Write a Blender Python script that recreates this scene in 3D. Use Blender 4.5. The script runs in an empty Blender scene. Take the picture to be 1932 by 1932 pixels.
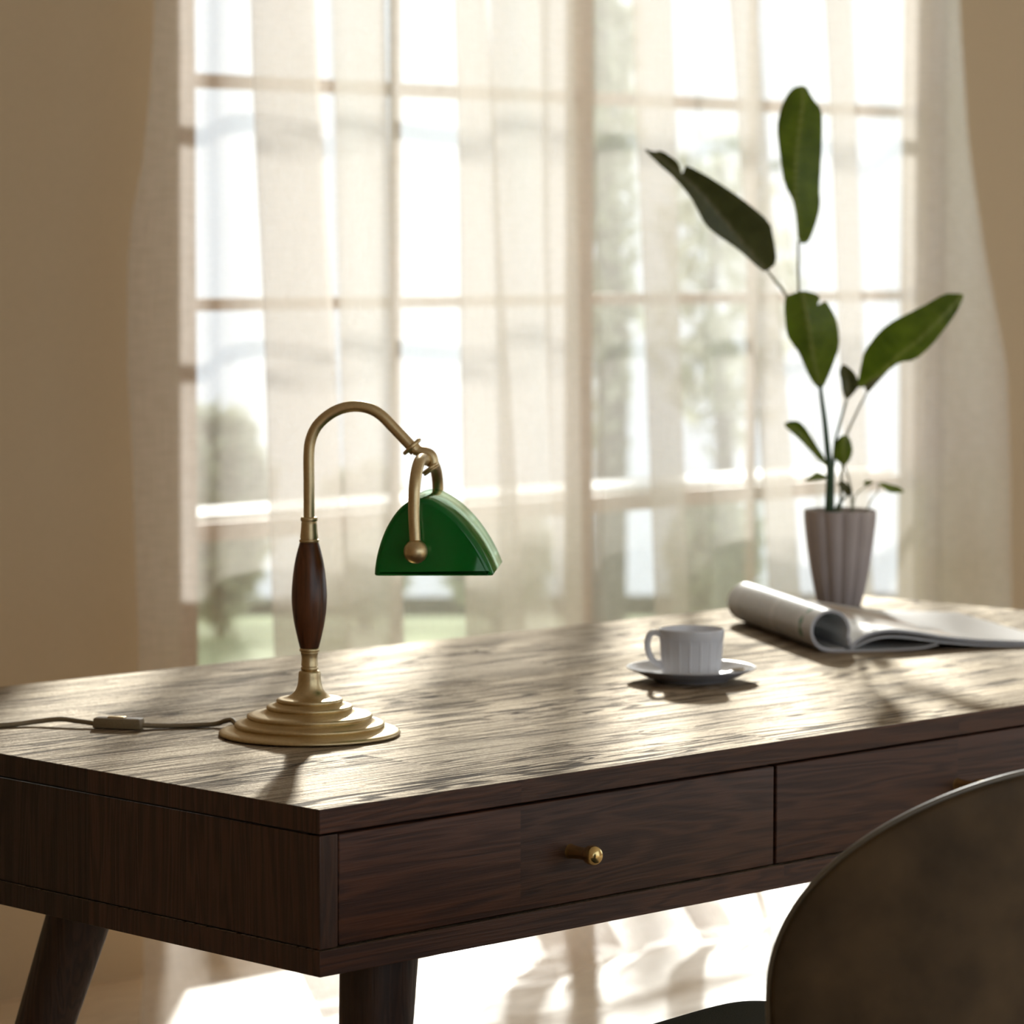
import bpy, bmesh, math, random
from mathutils import Vector, Matrix, noise
from mathutils.geometry import delaunay_2d_cdt

random.seed(7)
S = bpy.context.scene
COL = S.collection
H = 0.745                      # desk top height; most heights below are given relative to it
V = Vector
sin, cos, pi, rad = math.sin, math.cos, math.pi, math.radians

# ------------------------------------------------------------------ objects
def tag(o, label=None, cat=None, group=None, kind=None):
    if label: o['label'] = label
    if cat: o['category'] = cat
    if group: o['group'] = group
    if kind: o['kind'] = kind
    return o

def empty(name, loc, label, cat, group=None, kind=None):
    o = bpy.data.objects.new(name, None)
    COL.objects.link(o)
    o.location = loc
    o.empty_display_size = 0.05
    return tag(o, label, cat, group, kind)

def root_loc(p):
    v = V((0, 0, 0))
    while p:
        v += V(p.location)
        p = p.parent
    return v

def obj(name, bm, mat, parent=None, smooth=True, angle=35, origin=None):
    """Link a bmesh (in world coordinates) as ONE mesh object; its data is stored relative to its thing."""
    bmesh.ops.recalc_face_normals(bm, faces=bm.faces)
    off = root_loc(parent) if parent else V(origin or (0, 0, 0))
    for v in bm.verts:
        v.co -= off
    me = bpy.data.meshes.new(name)
    bm.to_mesh(me)
    bm.free()
    if smooth:
        me.shade_smooth()
        me.set_sharp_from_angle(angle=rad(angle))
    me.materials.append(mat)
    o = bpy.data.objects.new(name, me)
    COL.objects.link(o)
    if parent:
        o.parent = parent
    else:
        o.location = off
    return o

# ------------------------------------------------------------------ mesh helpers
def box(bm, x0, x1, y0, y1, z0, z1, bev=0.0, seg=2):
    vs = [bm.verts.new((x, y, z)) for x in (x0, x1) for y in (y0, y1) for z in (z0, z1)]
    idx = [(0, 1, 3, 2), (4, 6, 7, 5), (0, 4, 5, 1), (2, 3, 7, 6), (0, 2, 6, 4), (1, 5, 7, 3)]
    fs = [bm.faces.new([vs[i] for i in f]) for f in idx]
    if bev:
        es = list({e for f in fs for e in f.edges})
        bmesh.ops.bevel(bm, geom=es, offset=bev, segments=seg, profile=0.5, affect='EDGES')
    return bm

def frame_from(d):
    d = d.normalized()
    up = V((0, 0, 1)) if abs(d.z) < 0.9 else V((1, 0, 0))
    a = d.cross(up).normalized()
    return a, d.cross(a).normalized()

def tube(bm, pts, r, n=16, caps=True, flat=1.0):
    pts = [V(p) for p in pts]
    rs = r if isinstance(r, (list, tuple)) else [r] * len(pts)
    a = None
    rings = []
    for i, p in enumerate(pts):
        d = (pts[min(i + 1, len(pts) - 1)] - pts[max(i - 1, 0)]).normalized()
        if a is None:
            a, b = frame_from(d)
        else:
            a = (a - d * a.dot(d)).normalized()
            b = d.cross(a).normalized()
        rings.append([bm.verts.new(p + (a * cos(2 * pi * k / n) + b * sin(2 * pi * k / n) * flat) * rs[i]) for k in range(n)])
    for i in range(len(rings) - 1):
        for k in range(n):
            bm.faces.new((rings[i][k], rings[i][(k + 1) % n], rings[i + 1][(k + 1) % n], rings[i + 1][k]))
    if caps:
        bm.faces.new(rings[0][::-1])
        bm.faces.new(rings[-1])
    return bm

def spline(pts, n=8):
    """Catmull-Rom through 3D points"""
    P = [V(p) for p in pts]
    P = [P[0] * 2 - P[1]] + P + [P[-1] * 2 - P[-2]]
    out = []
    for i in range(1, len(P) - 2):
        for k in range(n):
            t = k / n
            a, b, c, d = P[i - 1], P[i], P[i + 1], P[i + 2]
            out.append(0.5 * ((2 * b) + (c - a) * t + (2 * a - 5 * b + 4 * c - d) * t * t + (3 * b - a - 3 * c + d) * t ** 3))
    out.append(P[-2])
    return out

def lathe(bm, prof, c, n=64, axis=None, rmod=None):
    """prof: (radius, height) list from bottom to top; axis: direction of the height"""
    c = V(c)
    ax = V(axis).normalized() if axis else V((0, 0, 1))
    a, b = frame_from(ax) if axis else (V((1, 0, 0)), V((0, 1, 0)))
    rings = []
    for (r, h) in prof:
        if r < 1e-6:
            rings.append([bm.verts.new(c + ax * h)])
        else:
            ring = []
            for k in range(n):
                t = 2 * pi * k / n
                rr = rmod(r, h, t) if rmod else r
                ring.append(bm.verts.new(c + ax * h + (a * cos(t) + b * sin(t)) * rr))
            rings.append(ring)
    for i in range(len(rings) - 1):
        A, B = rings[i], rings[i + 1]
        for k in range(n):
            if len(A) == 1 and len(B) == 1:
                continue
            if len(A) == 1:
                bm.faces.new((A[0], B[k], B[(k + 1) % n]))
            elif len(B) == 1:
                bm.faces.new((A[k], A[(k + 1) % n], B[0]))
            else:
                bm.faces.new((A[k], A[(k + 1) % n], B[(k + 1) % n], B[k]))
    return bm

def arc_prof(prof, n=5):
    return [(p.x, p.y) for p in spline([(r, h, 0) for r, h in prof], n)]

def ball(bm, c, r, n=24):
    bmesh.ops.create_uvsphere(bm, u_segments=n, v_segments=n // 2, radius=r, matrix=Matrix.Translation(V(c)))
    return bm

# ------------------------------------------------------------------ materials
def mat(name):
    m = bpy.data.materials.new(name)
    m.use_nodes = True
    nt = m.node_tree
    nt.nodes.clear()
    out = nt.nodes.new('ShaderNodeOutputMaterial')
    return m, nt, out

def N(nt, typ, **kw):
    n = nt.nodes.new(typ)
    for k, v in kw.items():
        if k in n.inputs:
            n.inputs[k].default_value = v
        else:
            setattr(n, k, v)
    return n

def ramp(nt, fac, stops):
    r = N(nt, 'ShaderNodeValToRGB')
    e = r.color_ramp.elements
    e[0].position, e[0].color = stops[0][0], (*stops[0][1], 1)
    e[1].position, e[1].color = stops[-1][0], (*stops[-1][1], 1)
    for p, c in stops[1:-1]:
        k = e.new(p)
        k.color = (*c, 1)
    nt.links.new(fac, r.inputs[0])
    return r.outputs[0]

def mapr(nt, val, a, b, c, d):
    r = N(nt, 'ShaderNodeMapRange')
    r.inputs[1].default_value, r.inputs[2].default_value = a, b
    r.inputs[3].default_value, r.inputs[4].default_value = c, d
    nt.links.new(val, r.inputs[0])
    return r.outputs[0]

def math_(nt, op, a, b=None):
    m = N(nt, 'ShaderNodeMath', operation=op)
    for i, x in enumerate((a, b)):
        if x is None: continue
        if isinstance(x, (int, float)): m.inputs[i].default_value = x
        else: nt.links.new(x, m.inputs[i])
    return m.outputs[0]

def mixc(nt, fac, a, b, blend='MIX'):
    m = N(nt, 'ShaderNodeMix', data_type='RGBA', blend_type=blend)
    for sock, x in ((m.inputs[0], fac), (m.inputs[6], a), (m.inputs[7], b)):
        if isinstance(x, (int, float)): sock.default_value = x
        elif isinstance(x, tuple): sock.default_value = (*x, 1)
        else: nt.links.new(x, sock)
    return m.outputs[2]

def plain(name, col, rough=0.5, metal=0.0, spec=0.5, coat=0.0, var=0.0, scale=40.0, bump=0.0, sheen=0.0):
    m, nt, out = mat(name)
    p = N(nt, 'ShaderNodeBsdfPrincipled', Roughness=rough, Metallic=metal)
    p.inputs['Specular IOR Level'].default_value = spec
    p.inputs['Coat Weight'].default_value = coat
    p.inputs['Sheen Weight'].default_value = sheen
    tc = N(nt, 'ShaderNodeTexCoord')
    nz = N(nt, 'ShaderNodeTexNoise', Scale=scale, Detail=6.0)
    nt.links.new(tc.outputs['Object'], nz.inputs['Vector'])
    lo = tuple(c * (1 - var) for c in col)
    hi = tuple(min(1, c * (1 + var)) for c in col)
    nt.links.new(ramp(nt, nz.outputs[0], [(0.3, lo), (0.7, hi)]), p.inputs['Base Color'])
    if bump:
        b = N(nt, 'ShaderNodeBump', Strength=bump, Distance=0.001)
        nt.links.new(nz.outputs[0], b.inputs['Height'])
        nt.links.new(b.outputs[0], p.inputs['Normal'])
    nt.links.new(p.outputs[0], out.inputs[0])
    return m

def wood(name, dark, light, axis='X', stave=(0.7, 0.11), rough=(0.36, 0.55), bump=0.5, spec=0.5, stave_var=0.35, pore_scale=1.0, brushed=False):
    m, nt, out = mat(name)
    p = N(nt, 'ShaderNodeBsdfPrincipled')
    p.inputs['Specular IOR Level'].default_value = spec
    tc = N(nt, 'ShaderNodeTexCoord')
    sep = N(nt, 'ShaderNodeSeparateXYZ')
    nt.links.new(tc.outputs['Object'], sep.inputs[0])
    x, y, z = sep.outputs
    if axis == 'X':
        along, across, third = x, math_(nt, 'ADD', y, z), math_(nt, 'SUBTRACT', y, z)
    else:
        along, across, third = z, math_(nt, 'ADD', x, y), math_(nt, 'SUBTRACT', x, y)
    cb = N(nt, 'ShaderNodeCombineXYZ')
    for i, s in enumerate((along, across, third)):
        nt.links.new(s, cb.inputs[i])
    # staves glued side by side, each with its own tone and grain
    br = N(nt, 'ShaderNodeTexBrick', Scale=1.0)
    br.offset = 0.43
    br.inputs['Color1'].default_value = (0, 0, 0, 1)
    br.inputs['Color2'].default_value = (1, 1, 1, 1)
    br.inputs['Mortar'].default_value = (0.5, 0.5, 0.5, 1)
    br.inputs['Mortar Size'].default_value = 0.0
    br.inputs['Brick Width'].default_value = stave[0]
    br.inputs['Row Height'].default_value = stave[1]
    nt.links.new(cb.outputs[0], br.inputs['Vector'])
    sv = N(nt, 'ShaderNodeVectorMath', operation='MULTIPLY_ADD')
    nt.links.new(br.outputs['Color'], sv.inputs[0])
    sv.inputs[1].default_value = (3.1, 1.7, 2.3)
    nt.links.new(cb.outputs[0], sv.inputs[2])
    v = sv.outputs[0]
    def nz(scale_xyz, detail, dist=0.0, rough_=0.6):
        mp = N(nt, 'ShaderNodeMapping')
        mp.inputs['Scale'].default_value = scale_xyz
        nt.links.new(v, mp.inputs[0])
        t = N(nt, 'ShaderNodeTexNoise', Scale=1.0, Detail=detail, Distortion=dist, Roughness=rough_)
        nt.links.new(mp.outputs[0], t.inputs['Vector'])
        return t.outputs[0]
    big = nz((1.6, 14, 14), 3.0, 0.6)
    # cathedral rings: repeated bands of a slow, stretched field
    rings = math_(nt, 'SINE', math_(nt, 'MULTIPLY', big, 62.0))
    rings = mapr(nt, rings, -1, 1, 0, 1)
    fine = nz((9, 260 * pore_scale, 260 * pore_scale), 4.0, 0.0, 0.7)
    pores = nz((28, 620 * pore_scale, 620 * pore_scale), 2.0)
    if brushed:
        mask = mapr(nt, nz((1.1, 9, 9), 3.0, 0.4), 0.42, 0.62, 0.15, 1.0)
        late = mapr(nt, rings, 0.62, 0.95, 0.0, 1.0)
        streak = mapr(nt, nz((5, 120, 120), 5.0, 0.2, 0.65), 0.54, 0.64, 0.0, 1.0)
        speck = nz((110, 150, 150), 4.0, 0.0, 0.7)
        blot = mapr(nt, nz((4, 11, 11), 5.0, 0.5, 0.6), 0.48, 0.70, 0.0, 1.0)
        grain = math_(nt, 'MINIMUM', math_(nt, 'ADD', math_(nt, 'MULTIPLY', late, mask), math_(nt, 'ADD', math_(nt, 'MULTIPLY', streak, 0.5), math_(nt, 'MULTIPLY', blot, 0.22))), 1.0)
        tone = mapr(nt, br.outputs['Color'], 0, 1, 0.86, 1.14)
        tv = N(nt, 'ShaderNodeVectorMath', operation='SCALE')
        nt.links.new(ramp(nt, grain, [(0.0, light), (1.0, dark)]), tv.inputs[0])
        nt.links.new(tone, tv.inputs['Scale'])
        nt.links.new(tv.outputs[0], p.inputs['Base Color'])
        p.inputs['Specular IOR Level'].default_value = 0.1
        nt.links.new(mapr(nt, grain, 0, 1, rough[0], rough[1]), p.inputs['Roughness'])
        h = math_(nt, 'SUBTRACT', math_(nt, 'MULTIPLY', speck, 1.0), math_(nt, 'MULTIPLY', grain, 0.55))
        b = N(nt, 'ShaderNodeBump', Strength=bump, Distance=0.0020)
        nt.links.new(h, b.inputs['Height'])
        nt.links.new(b.outputs[0], p.inputs['Normal'])
        # amber-tinted satin varnish, thin in the open grain
        gl = N(nt, 'ShaderNodeBsdfGlossy', Color=(1.0, 0.875, 0.69, 1))
        nt.links.new(mapr(nt, grain, 0, 1, rough[0], rough[1]), gl.inputs['Roughness'])
        nt.links.new(b.outputs[0], gl.inputs['Normal'])
        fr = N(nt, 'ShaderNodeFresnel', IOR=1.5)
        nt.links.new(b.outputs[0], fr.inputs['Normal'])
        fac = math_(nt, 'MULTIPLY', math_(nt, 'MULTIPLY', fr.outputs[0], mapr(nt, grain, 0, 1, spec, spec * 0.16)), tone)
        mx = N(nt, 'ShaderNodeMixShader')
        nt.links.new(math_(nt, 'MINIMUM', fac, 1.0), mx.inputs[0])
        nt.links.new(p.outputs[0], mx.inputs[1])
        nt.links.new(gl.outputs[0], mx.inputs[2])
        nt.links.new(mx.outputs[0], out.inputs[0])
        return m
    f = math_(nt, 'ADD', math_(nt, 'MULTIPLY', rings, 0.42), math_(nt, 'MULTIPLY', fine, 0.75))
    base = ramp(nt, f, [(0.25, dark), (0.85, light)])
    tone = mapr(nt, br.outputs['Color'], 0, 1, 1 - stave_var, 1 + stave_var)
    tv = N(nt, 'ShaderNodeVectorMath', operation='SCALE')
    nt.links.new(base, tv.inputs[0])
    nt.links.new(tone, tv.inputs['Scale'])
    nt.links.new(tv.outputs[0], p.inputs['Base Color'])
    h = math_(nt, 'ADD', math_(nt, 'MULTIPLY', rings, 0.5), math_(nt, 'ADD', math_(nt, 'MULTIPLY', fine, 1.1), math_(nt, 'MULTIPLY', pores, 0.7)))
    b = N(nt, 'ShaderNodeBump', Strength=bump, Distance=0.0012)
    nt.links.new(h, b.inputs['Height'])
    nt.links.new(b.outputs[0], p.inputs['Normal'])
    nt.links.new(mapr(nt, f, 0.2, 0.9, rough[1], rough[0]), p.inputs['Roughness'])
    nt.links.new(p.outputs[0], out.inputs[0])
    return m

def linen(name, transp, col_t, col_d):
    """Sheer linen: part of the light goes straight between the threads, the rest scatters through them"""
    m, nt, out = mat(name)
    tr = N(nt, 'ShaderNodeBsdfTransparent')
    tl = N(nt, 'ShaderNodeBsdfTranslucent', Color=(*col_t, 1))
    df = N(nt, 'ShaderNodeBsdfDiffuse', Color=(*col_d, 1))
    cloth = N(nt, 'ShaderNodeMixShader')
    cloth.inputs[0].default_value = 0.26
    nt.links.new(tl.outputs[0], cloth.inputs[1])
    nt.links.new(df.outputs[0], cloth.inputs[2])
    tc = N(nt, 'ShaderNodeTexCoord')
    def weave(sc):
        mp = N(nt, 'ShaderNodeMapping')
        mp.inputs['Scale'].default_value = sc
        nt.links.new(tc.outputs['UV'], mp.inputs[0])
        t = N(nt, 'ShaderNodeTexNoise', Scale=1.0, Detail=3.0)
        nt.links.new(mp.outputs[0], t.inputs['Vector'])
        return t.outputs[0]
    w = math_(nt, 'ADD', weave((30, 160, 1)), weave((260, 14, 1)))
    fac = mapr(nt, w, 0.75, 1.25, 1 - transp + 0.06, 1 - transp - 0.06)
    mx = N(nt, 'ShaderNodeMixShader')
    nt.links.new(fac, mx.inputs[0])
    nt.links.new(tr.outputs[0], mx.inputs[1])
    nt.links.new(cloth.outputs[0], mx.inputs[2])
    nt.links.new(mx.outputs[0], out.inputs[0])
    return m

def leafmat(name, dark, light, rib, trans=0.3, rough=0.38):
    m, nt, out = mat(name)
    p = N(nt, 'ShaderNodeBsdfPrincipled', Roughness=rough)
    tc = N(nt, 'ShaderNodeTexCoord')
    nz = N(nt, 'ShaderNodeTexNoise', Scale=34.0, Detail=4.0)
    nt.links.new(tc.outputs['Object'], nz.inputs['Vector'])
    base = ramp(nt, nz.outputs[0], [(0.3, dark), (0.7, light)])
    at = N(nt, 'ShaderNodeAttribute', attribute_name='rib')
    c = mixc(nt, at.outputs['Fac'], base, rib)
    nt.links.new(c, p.inputs['Base Color'])
    t = N(nt, 'ShaderNodeBsdfTranslucent')
    nt.links.new(c, t.inputs[0])
    mx = N(nt, 'ShaderNodeMixShader')
    mx.inputs[0].default_value = trans
    nt.links.new(p.outputs[0], mx.inputs[1])
    nt.links.new(t.outputs[0], mx.inputs[2])
    nt.links.new(mx.outputs[0], out.inputs[0])
    return m

M = {}
M['desk'] = wood('dark stained oak', (0.034, 0.0130, 0.0085), (0.090, 0.033, 0.017), 'X', (0.72, 0.125), (0.44, 0.58), 0.22, 0.45, 0.25)
M['desk_top'] = wood('brushed open-grain oak top', (0.040, 0.020, 0.009), (0.100, 0.055, 0.026), 'X', (0.72, 0.125), (0.58, 0.70), 1.0, 0.84, brushed=True)
M['desk_side'] = wood('dark stained oak, upright grain', (0.024, 0.0105, 0.0065), (0.055, 0.023, 0.013), 'Z', (0.9, 0.16), (0.42, 0.56), 0.3)
M['leg'] = wood('dark stained oak, turned', (0.020, 0.009, 0.006), (0.046, 0.019, 0.011), 'Z', (2.0, 0.5), (0.42, 0.56), 0.3, 0.5, 0.1)
M['grip'] = wood('polished walnut', (0.050, 0.017, 0.007), (0.170, 0.058, 0.022), 'Z', (2.0, 0.9), (0.28, 0.34), 0.05, 0.5, 0.1)
M['dark'] = plain('shadow gap', (0.01, 0.006, 0.004), 0.8)
M['brass'] = plain('brushed antique brass', (0.69, 0.545, 0.315), 0.38, 1.0, var=0.06, scale=300, bump=0.04)
M['brass_bright'] = plain('polished brass', (0.80, 0.60, 0.27), 0.22, 1.0)
M['cordm'] = plain('gold fabric cord', (0.30, 0.22, 0.12), 0.5, 0.0, var=0.15, scale=600, bump=0.2)
M['porcelain'] = plain('white porcelain', (0.86, 0.87, 0.92), 0.16, 0.0, 0.5, var=0.01)
M['steel'] = plain('polished steel', (0.62, 0.60, 0.58), 0.2, 1.0)
M['pot'] = plain('matt mauve-grey ceramic', (0.56, 0.49, 0.475), 0.6, var=0.05, scale=25, bump=0.05)
M['soil'] = plain('potting soil', (0.035, 0.022, 0.014), 0.95, var=0.5, scale=200, bump=1.0)
M['wall'] = plain('warm beige plaster', (0.59, 0.46, 0.305), 0.9, 0.0, 0.2, var=0.02, scale=120, bump=0.1)
M['ceiling'] = plain('white ceiling paint', (0.78, 0.75, 0.70), 0.9)
M['floor'] = wood('pale oak floor boards', (0.62, 0.47, 0.32), (0.80, 0.64, 0.46), 'X', (1.6, 0.16), (0.38, 0.5), 0.08, 0.5, 0.08)
M['frame'] = plain('tan window frame wood', (0.50, 0.33, 0.20), 0.5, var=0.12, scale=14)
M['sill'] = plain('white painted sill', (0.80, 0.78, 0.74), 0.6)
M['leather'] = plain('worn olive-brown leather', (0.074, 0.048, 0.024), 0.6, 0.0, 0.2, var=0.45, scale=11, bump=0.15)
M['leather_glint'] = plain('leather, painted rim highlight', (0.13, 0.105, 0.07), 0.4, 0.0, 0.6, var=0.1)  # paler than the leather, to paint the sun highlight on the rim
M['seat'] = plain('grey-green woven seat', (0.058, 0.062, 0.050), 0.85, 0.0, 0.2, var=0.3, scale=700, bump=0.4)
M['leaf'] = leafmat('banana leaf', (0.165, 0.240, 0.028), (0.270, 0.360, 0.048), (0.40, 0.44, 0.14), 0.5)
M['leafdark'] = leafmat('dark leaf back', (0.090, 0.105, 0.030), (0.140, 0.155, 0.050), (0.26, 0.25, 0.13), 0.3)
M['stem'] = plain('green leaf stem', (0.030, 0.085, 0.030), 0.45, var=0.2)
M['stempale'] = plain('pale leaf stalk', (0.20, 0.22, 0.12), 0.5, var=0.2)
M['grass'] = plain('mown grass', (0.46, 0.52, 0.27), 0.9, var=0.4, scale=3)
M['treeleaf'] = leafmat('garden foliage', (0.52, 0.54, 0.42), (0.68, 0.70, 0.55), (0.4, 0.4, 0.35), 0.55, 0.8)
M['bark'] = plain('grey bark', (0.07, 0.055, 0.045), 0.9, var=0.4, scale=10)
M['linen'] = linen('sheer natural linen', 0.48, (0.82, 0.77, 0.72), (0.88, 0.79, 0.69))
M['hem'] = M['linen']

def glass_mat():
    m, nt, out = mat('window glass')
    tr = N(nt, 'ShaderNodeBsdfTransparent', Color=(0.97, 0.985, 0.98, 1))
    gl = N(nt, 'ShaderNodeBsdfGlossy', Roughness=0.02)
    mx = N(nt, 'ShaderNodeMixShader')
    mx.inputs[0].default_value = 0.05
    nt.links.new(tr.outputs[0], mx.inputs[1])
    nt.links.new(gl.outputs[0], mx.inputs[2])
    nt.links.new(mx.outputs[0], out.inputs[0])
    return m
M['glass'] = glass_mat()

def shade_mat():
    m, nt, out = mat('green cased glass')
    df = N(nt, 'ShaderNodeBsdfDiffuse', Color=(0.001, 0.30, 0.040, 1))
    t = N(nt, 'ShaderNodeBsdfTranslucent', Color=(0.22, 0.95, 0.20, 1))
    gl = N(nt, 'ShaderNodeBsdfGlossy', Roughness=0.07, Color=(0.80, 1.0, 0.78, 1))
    mx = N(nt, 'ShaderNodeMixShader')
    mx.inputs[0].default_value = 0.58
    nt.links.new(df.outputs[0], mx.inputs[1])
    nt.links.new(t.outputs[0], mx.inputs[2])
    fr = N(nt, 'ShaderNodeFresnel', IOR=1.55)
    m2 = N(nt, 'ShaderNodeMixShader')
    nt.links.new(fr.outputs[0], m2.inputs[0])
    nt.links.new(mx.outputs[0], m2.inputs[1])
    nt.links.new(gl.outputs[0], m2.inputs[2])
    nt.links.new(m2.outputs[0], out.inputs[0])
    return m
M['shade'] = shade_mat()

def page_mat():
    """Printed paper: UV x runs across the pages (metres from the spine), UV y along the spine"""
    m, nt, out = mat('printed magazine pages')
    p = N(nt, 'ShaderNodeBsdfPrincipled', Roughness=0.42)
    uv = N(nt, 'ShaderNodeUVMap')
    sp = N(nt, 'ShaderNodeSeparateXYZ')
    nt.links.new(uv.outputs[0], sp.inputs[0])
    u, v = sp.outputs[0], sp.outputs[1]
    def band(x, a, b):
        return math_(nt, 'MULTIPLY', math_(nt, 'GREATER_THAN', x, a), math_(nt, 'LESS_THAN', x, b))
    # blocks of small print on the curled page
    lines = math_(nt, 'GREATER_THAN', math_(nt, 'SINE', math_(nt, 'MULTIPLY', v, 1500.0)), 0.1)
    nz = N(nt, 'ShaderNodeTexNoise', Scale=420.0, Detail=1.0)
    nt.links.new(uv.outputs[0], nz.inputs['Vector'])
    words = math_(nt, 'GREATER_THAN', nz.outputs[0], 0.46)
    blk = math_(nt, 'ADD', math_(nt, 'MULTIPLY', band(u, -0.135, -0.065), band(v, 0.07, 0.17)), math_(nt, 'MULTIPLY', band(u, -0.125, -0.07), band(v, 0.19, 0.34)))
    ink = math_(nt, 'MULTIPLY', math_(nt, 'MULTIPLY', lines, words), blk)
    c = mixc(nt, math_(nt, 'MULTIPLY', ink, 0.55), (0.80, 0.80, 0.80), (0.16, 0.19, 0.16))
    for (cu, cv, r) in ((-0.112, 0.045, 0.0045), (-0.098, 0.047, 0.0045), (-0.078, 0.043, 0.005)):
        d = math_(nt, 'ADD', math_(nt, 'ABSOLUTE', math_(nt, 'SUBTRACT', u, cu)), math_(nt, 'ABSOLUTE', math_(nt, 'SUBTRACT', v, cv)))
        c = mixc(nt, math_(nt, 'LESS_THAN', d, r * 1.9), c, (0.01, 0.20, 0.05))
    # photographs printed on the flat page
    pn = N(nt, 'ShaderNodeTexNoise', Scale=16.0, Detail=5.0)
    nt.links.new(uv.outputs[0], pn.inputs['Vector'])
    pic = ramp(nt, pn.outputs[0], [(0.30, (0.25, 0.14, 0.09)), (0.45, (0.52, 0.38, 0.28)), (0.6, (0.72, 0.66, 0.58))])
    c = mixc(nt, math_(nt, 'MULTIPLY', band(u, 0.015, 0.15), band(v, 0.13, 0.34)), c, pic)
    pn2 = ramp(nt, pn.outputs[0], [(0.35, (0.60, 0.42, 0.26)), (0.6, (0.80, 0.80, 0.78))])
    c = mixc(nt, math_(nt, 'MULTIPLY', band(u, 0.05, 0.17), band(v, 0.02, 0.11)), c, pn2)
    nt.links.new(c, p.inputs['Base Color'])
    nt.links.new(p.outputs[0], out.inputs[0])
    return m
M['pages'] = page_mat()
M['paper'] = plain('paper edges', (0.74, 0.74, 0.78), 0.7)

# ------------------------------------------------------------------ camera
cam = bpy.data.objects.new('camera', bpy.data.cameras.new('camera'))
COL.objects.link(cam)
Rv, Uv, Dv = V((0.7138, -0.7004, 0.0017)), V((0.0522, 0.0556, 0.9971)), V((0.6984, 0.7116, -0.0763))
cam.matrix_world = Matrix.Translation(V((-2.1873, -2.4944, 0.5436 + H))) @ Matrix((
    (Rv.x, Uv.x, -Dv.x), (Rv.y, Uv.y, -Dv.y), (Rv.z, Uv.z, -Dv.z))).to_4x4()
cam.data.sensor_width = 36
cam.data.lens = 36 * 6506.6 / 1932
cam.data.clip_start = 0.05
cam.data.clip_end = 200
cam.data.dof.use_dof = True
cam.data.dof.focus_distance = 3.55
cam.data.dof.aperture_fstop = 6.6
S.camera = cam

# ------------------------------------------------------------------ light
sun = bpy.data.objects.new('sun', bpy.data.lights.new('sun', 'SUN'))
COL.objects.link(sun)
sun.data.energy = 3.8
sun.data.angle = rad(2.5)
sun.data.color = (1.0, 0.965, 0.91)
az, el = rad(44.8), rad(18.5)
sd = V((cos(az) * cos(el), sin(az) * cos(el), sin(el)))
sun.rotation_euler = sd.to_track_quat('Z', 'Y').to_euler()
sun.location = (6, 6, 5)

w = bpy.data.worlds.new('sky')
S.world = w
w.use_nodes = True
bg = w.node_tree.nodes['Background']
bg.inputs[0].default_value = (0.87, 0.93, 1.0, 1)
bg.inputs[1].default_value = 1.05

# ------------------------------------------------------------------ room
X0, X1, Y0, YW, ZC = -3.6, 5.4, -4.2, 2.27, 2.55
WX0, WX1, WZ0, WZ1 = 1.664, 3.826, 0.03, 2.40          # opening for the french window

def struct(name, bm, m, parent=None, smooth=False):
    o = obj(name, bm, m, parent, smooth)
    o['kind'] = 'structure'
    return o

struct('floor', box(bmesh.new(), X0, X1, Y0, YW + 0.12, -0.06, 0.0), M['floor'])
struct('ceiling', box(bmesh.new(), X0, X1, Y0, YW + 0.12, ZC, ZC + 0.06), M['ceiling'])
b = bmesh.new()
box(b, X0, WX0, YW, YW + 0.12, 0, ZC)
box(b, WX1, X1, YW, YW + 0.12, 0, ZC)
box(b, WX0, WX1, YW, YW + 0.12, WZ1, ZC)
box(b, WX0, WX1, YW, YW + 0.12, 0, WZ0)
struct('wall_back', b, M['wall'])
struct('wall_left', box(bmesh.new(), X0 - 0.1, X0, Y0, YW + 0.12, 0, ZC), M['wall'])
RY0, RY1 = -2.4, 1.3                                   # unseen side window, added as fill light for that end of the room
b = bmesh.new()
box(b, X1, X1 + 0.1, Y0, RY0, 0, ZC)
box(b, X1, X1 + 0.1, RY1, YW + 0.12, 0, ZC)
box(b, X1, X1 + 0.1, RY0, RY1, 0, 0.4)
box(b, X1, X1 + 0.1, RY0, RY1, 2.35, ZC)
struct('wall_right', b, M['wall'])
fill_win3 = bpy.data.objects.new('fill_window_3', None)
COL.objects.link(fill_win3)
fill_win3.location = (X1 + 0.05, (RY0 + RY1) / 2, 0)
fill_win3['kind'] = 'structure'
b = bmesh.new()
for yy in (RY0, (RY0 + RY1) / 2, RY1):
    box(b, X1 + 0.02, X1 + 0.08, yy - 0.025, yy + 0.025, 0.4, 2.35)
for zz in (0.4, 2.35):
    box(b, X1 + 0.02, X1 + 0.08, RY0, RY1, zz - 0.025, zz + 0.025)
struct('window_frame', b, M['frame'], fill_win3)
struct('pane', box(bmesh.new(), X1 + 0.048, X1 + 0.052, RY0, RY1, 0.4, 2.35), M['glass'], fill_win3)
# unseen wide window added in the wall behind the camera for fill light
FX0, FX1, FZ0, FZ1 = -2.6, 4.4, 0.4, 2.35
b = bmesh.new()
box(b, X0, FX0, Y0 - 0.1, Y0, 0, ZC)
box(b, FX1, X1, Y0 - 0.1, Y0, 0, ZC)
box(b, FX0, FX1, Y0 - 0.1, Y0, 0, FZ0)
box(b, FX0, FX1, Y0 - 0.1, Y0, FZ1, ZC)
struct('wall_front', b, M['wall'])
fill_win2 = bpy.data.objects.new('fill_window_2', None)
COL.objects.link(fill_win2)
fill_win2.location = ((FX0 + FX1) / 2, Y0 - 0.05, 0)
fill_win2['kind'] = 'structure'
b = bmesh.new()
for xx in (FX0, -1.2, 0.2, 1.6, 3.0, FX1):
    box(b, xx - 0.025, xx + 0.025, Y0 - 0.08, Y0 - 0.02, FZ0, FZ1)
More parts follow.
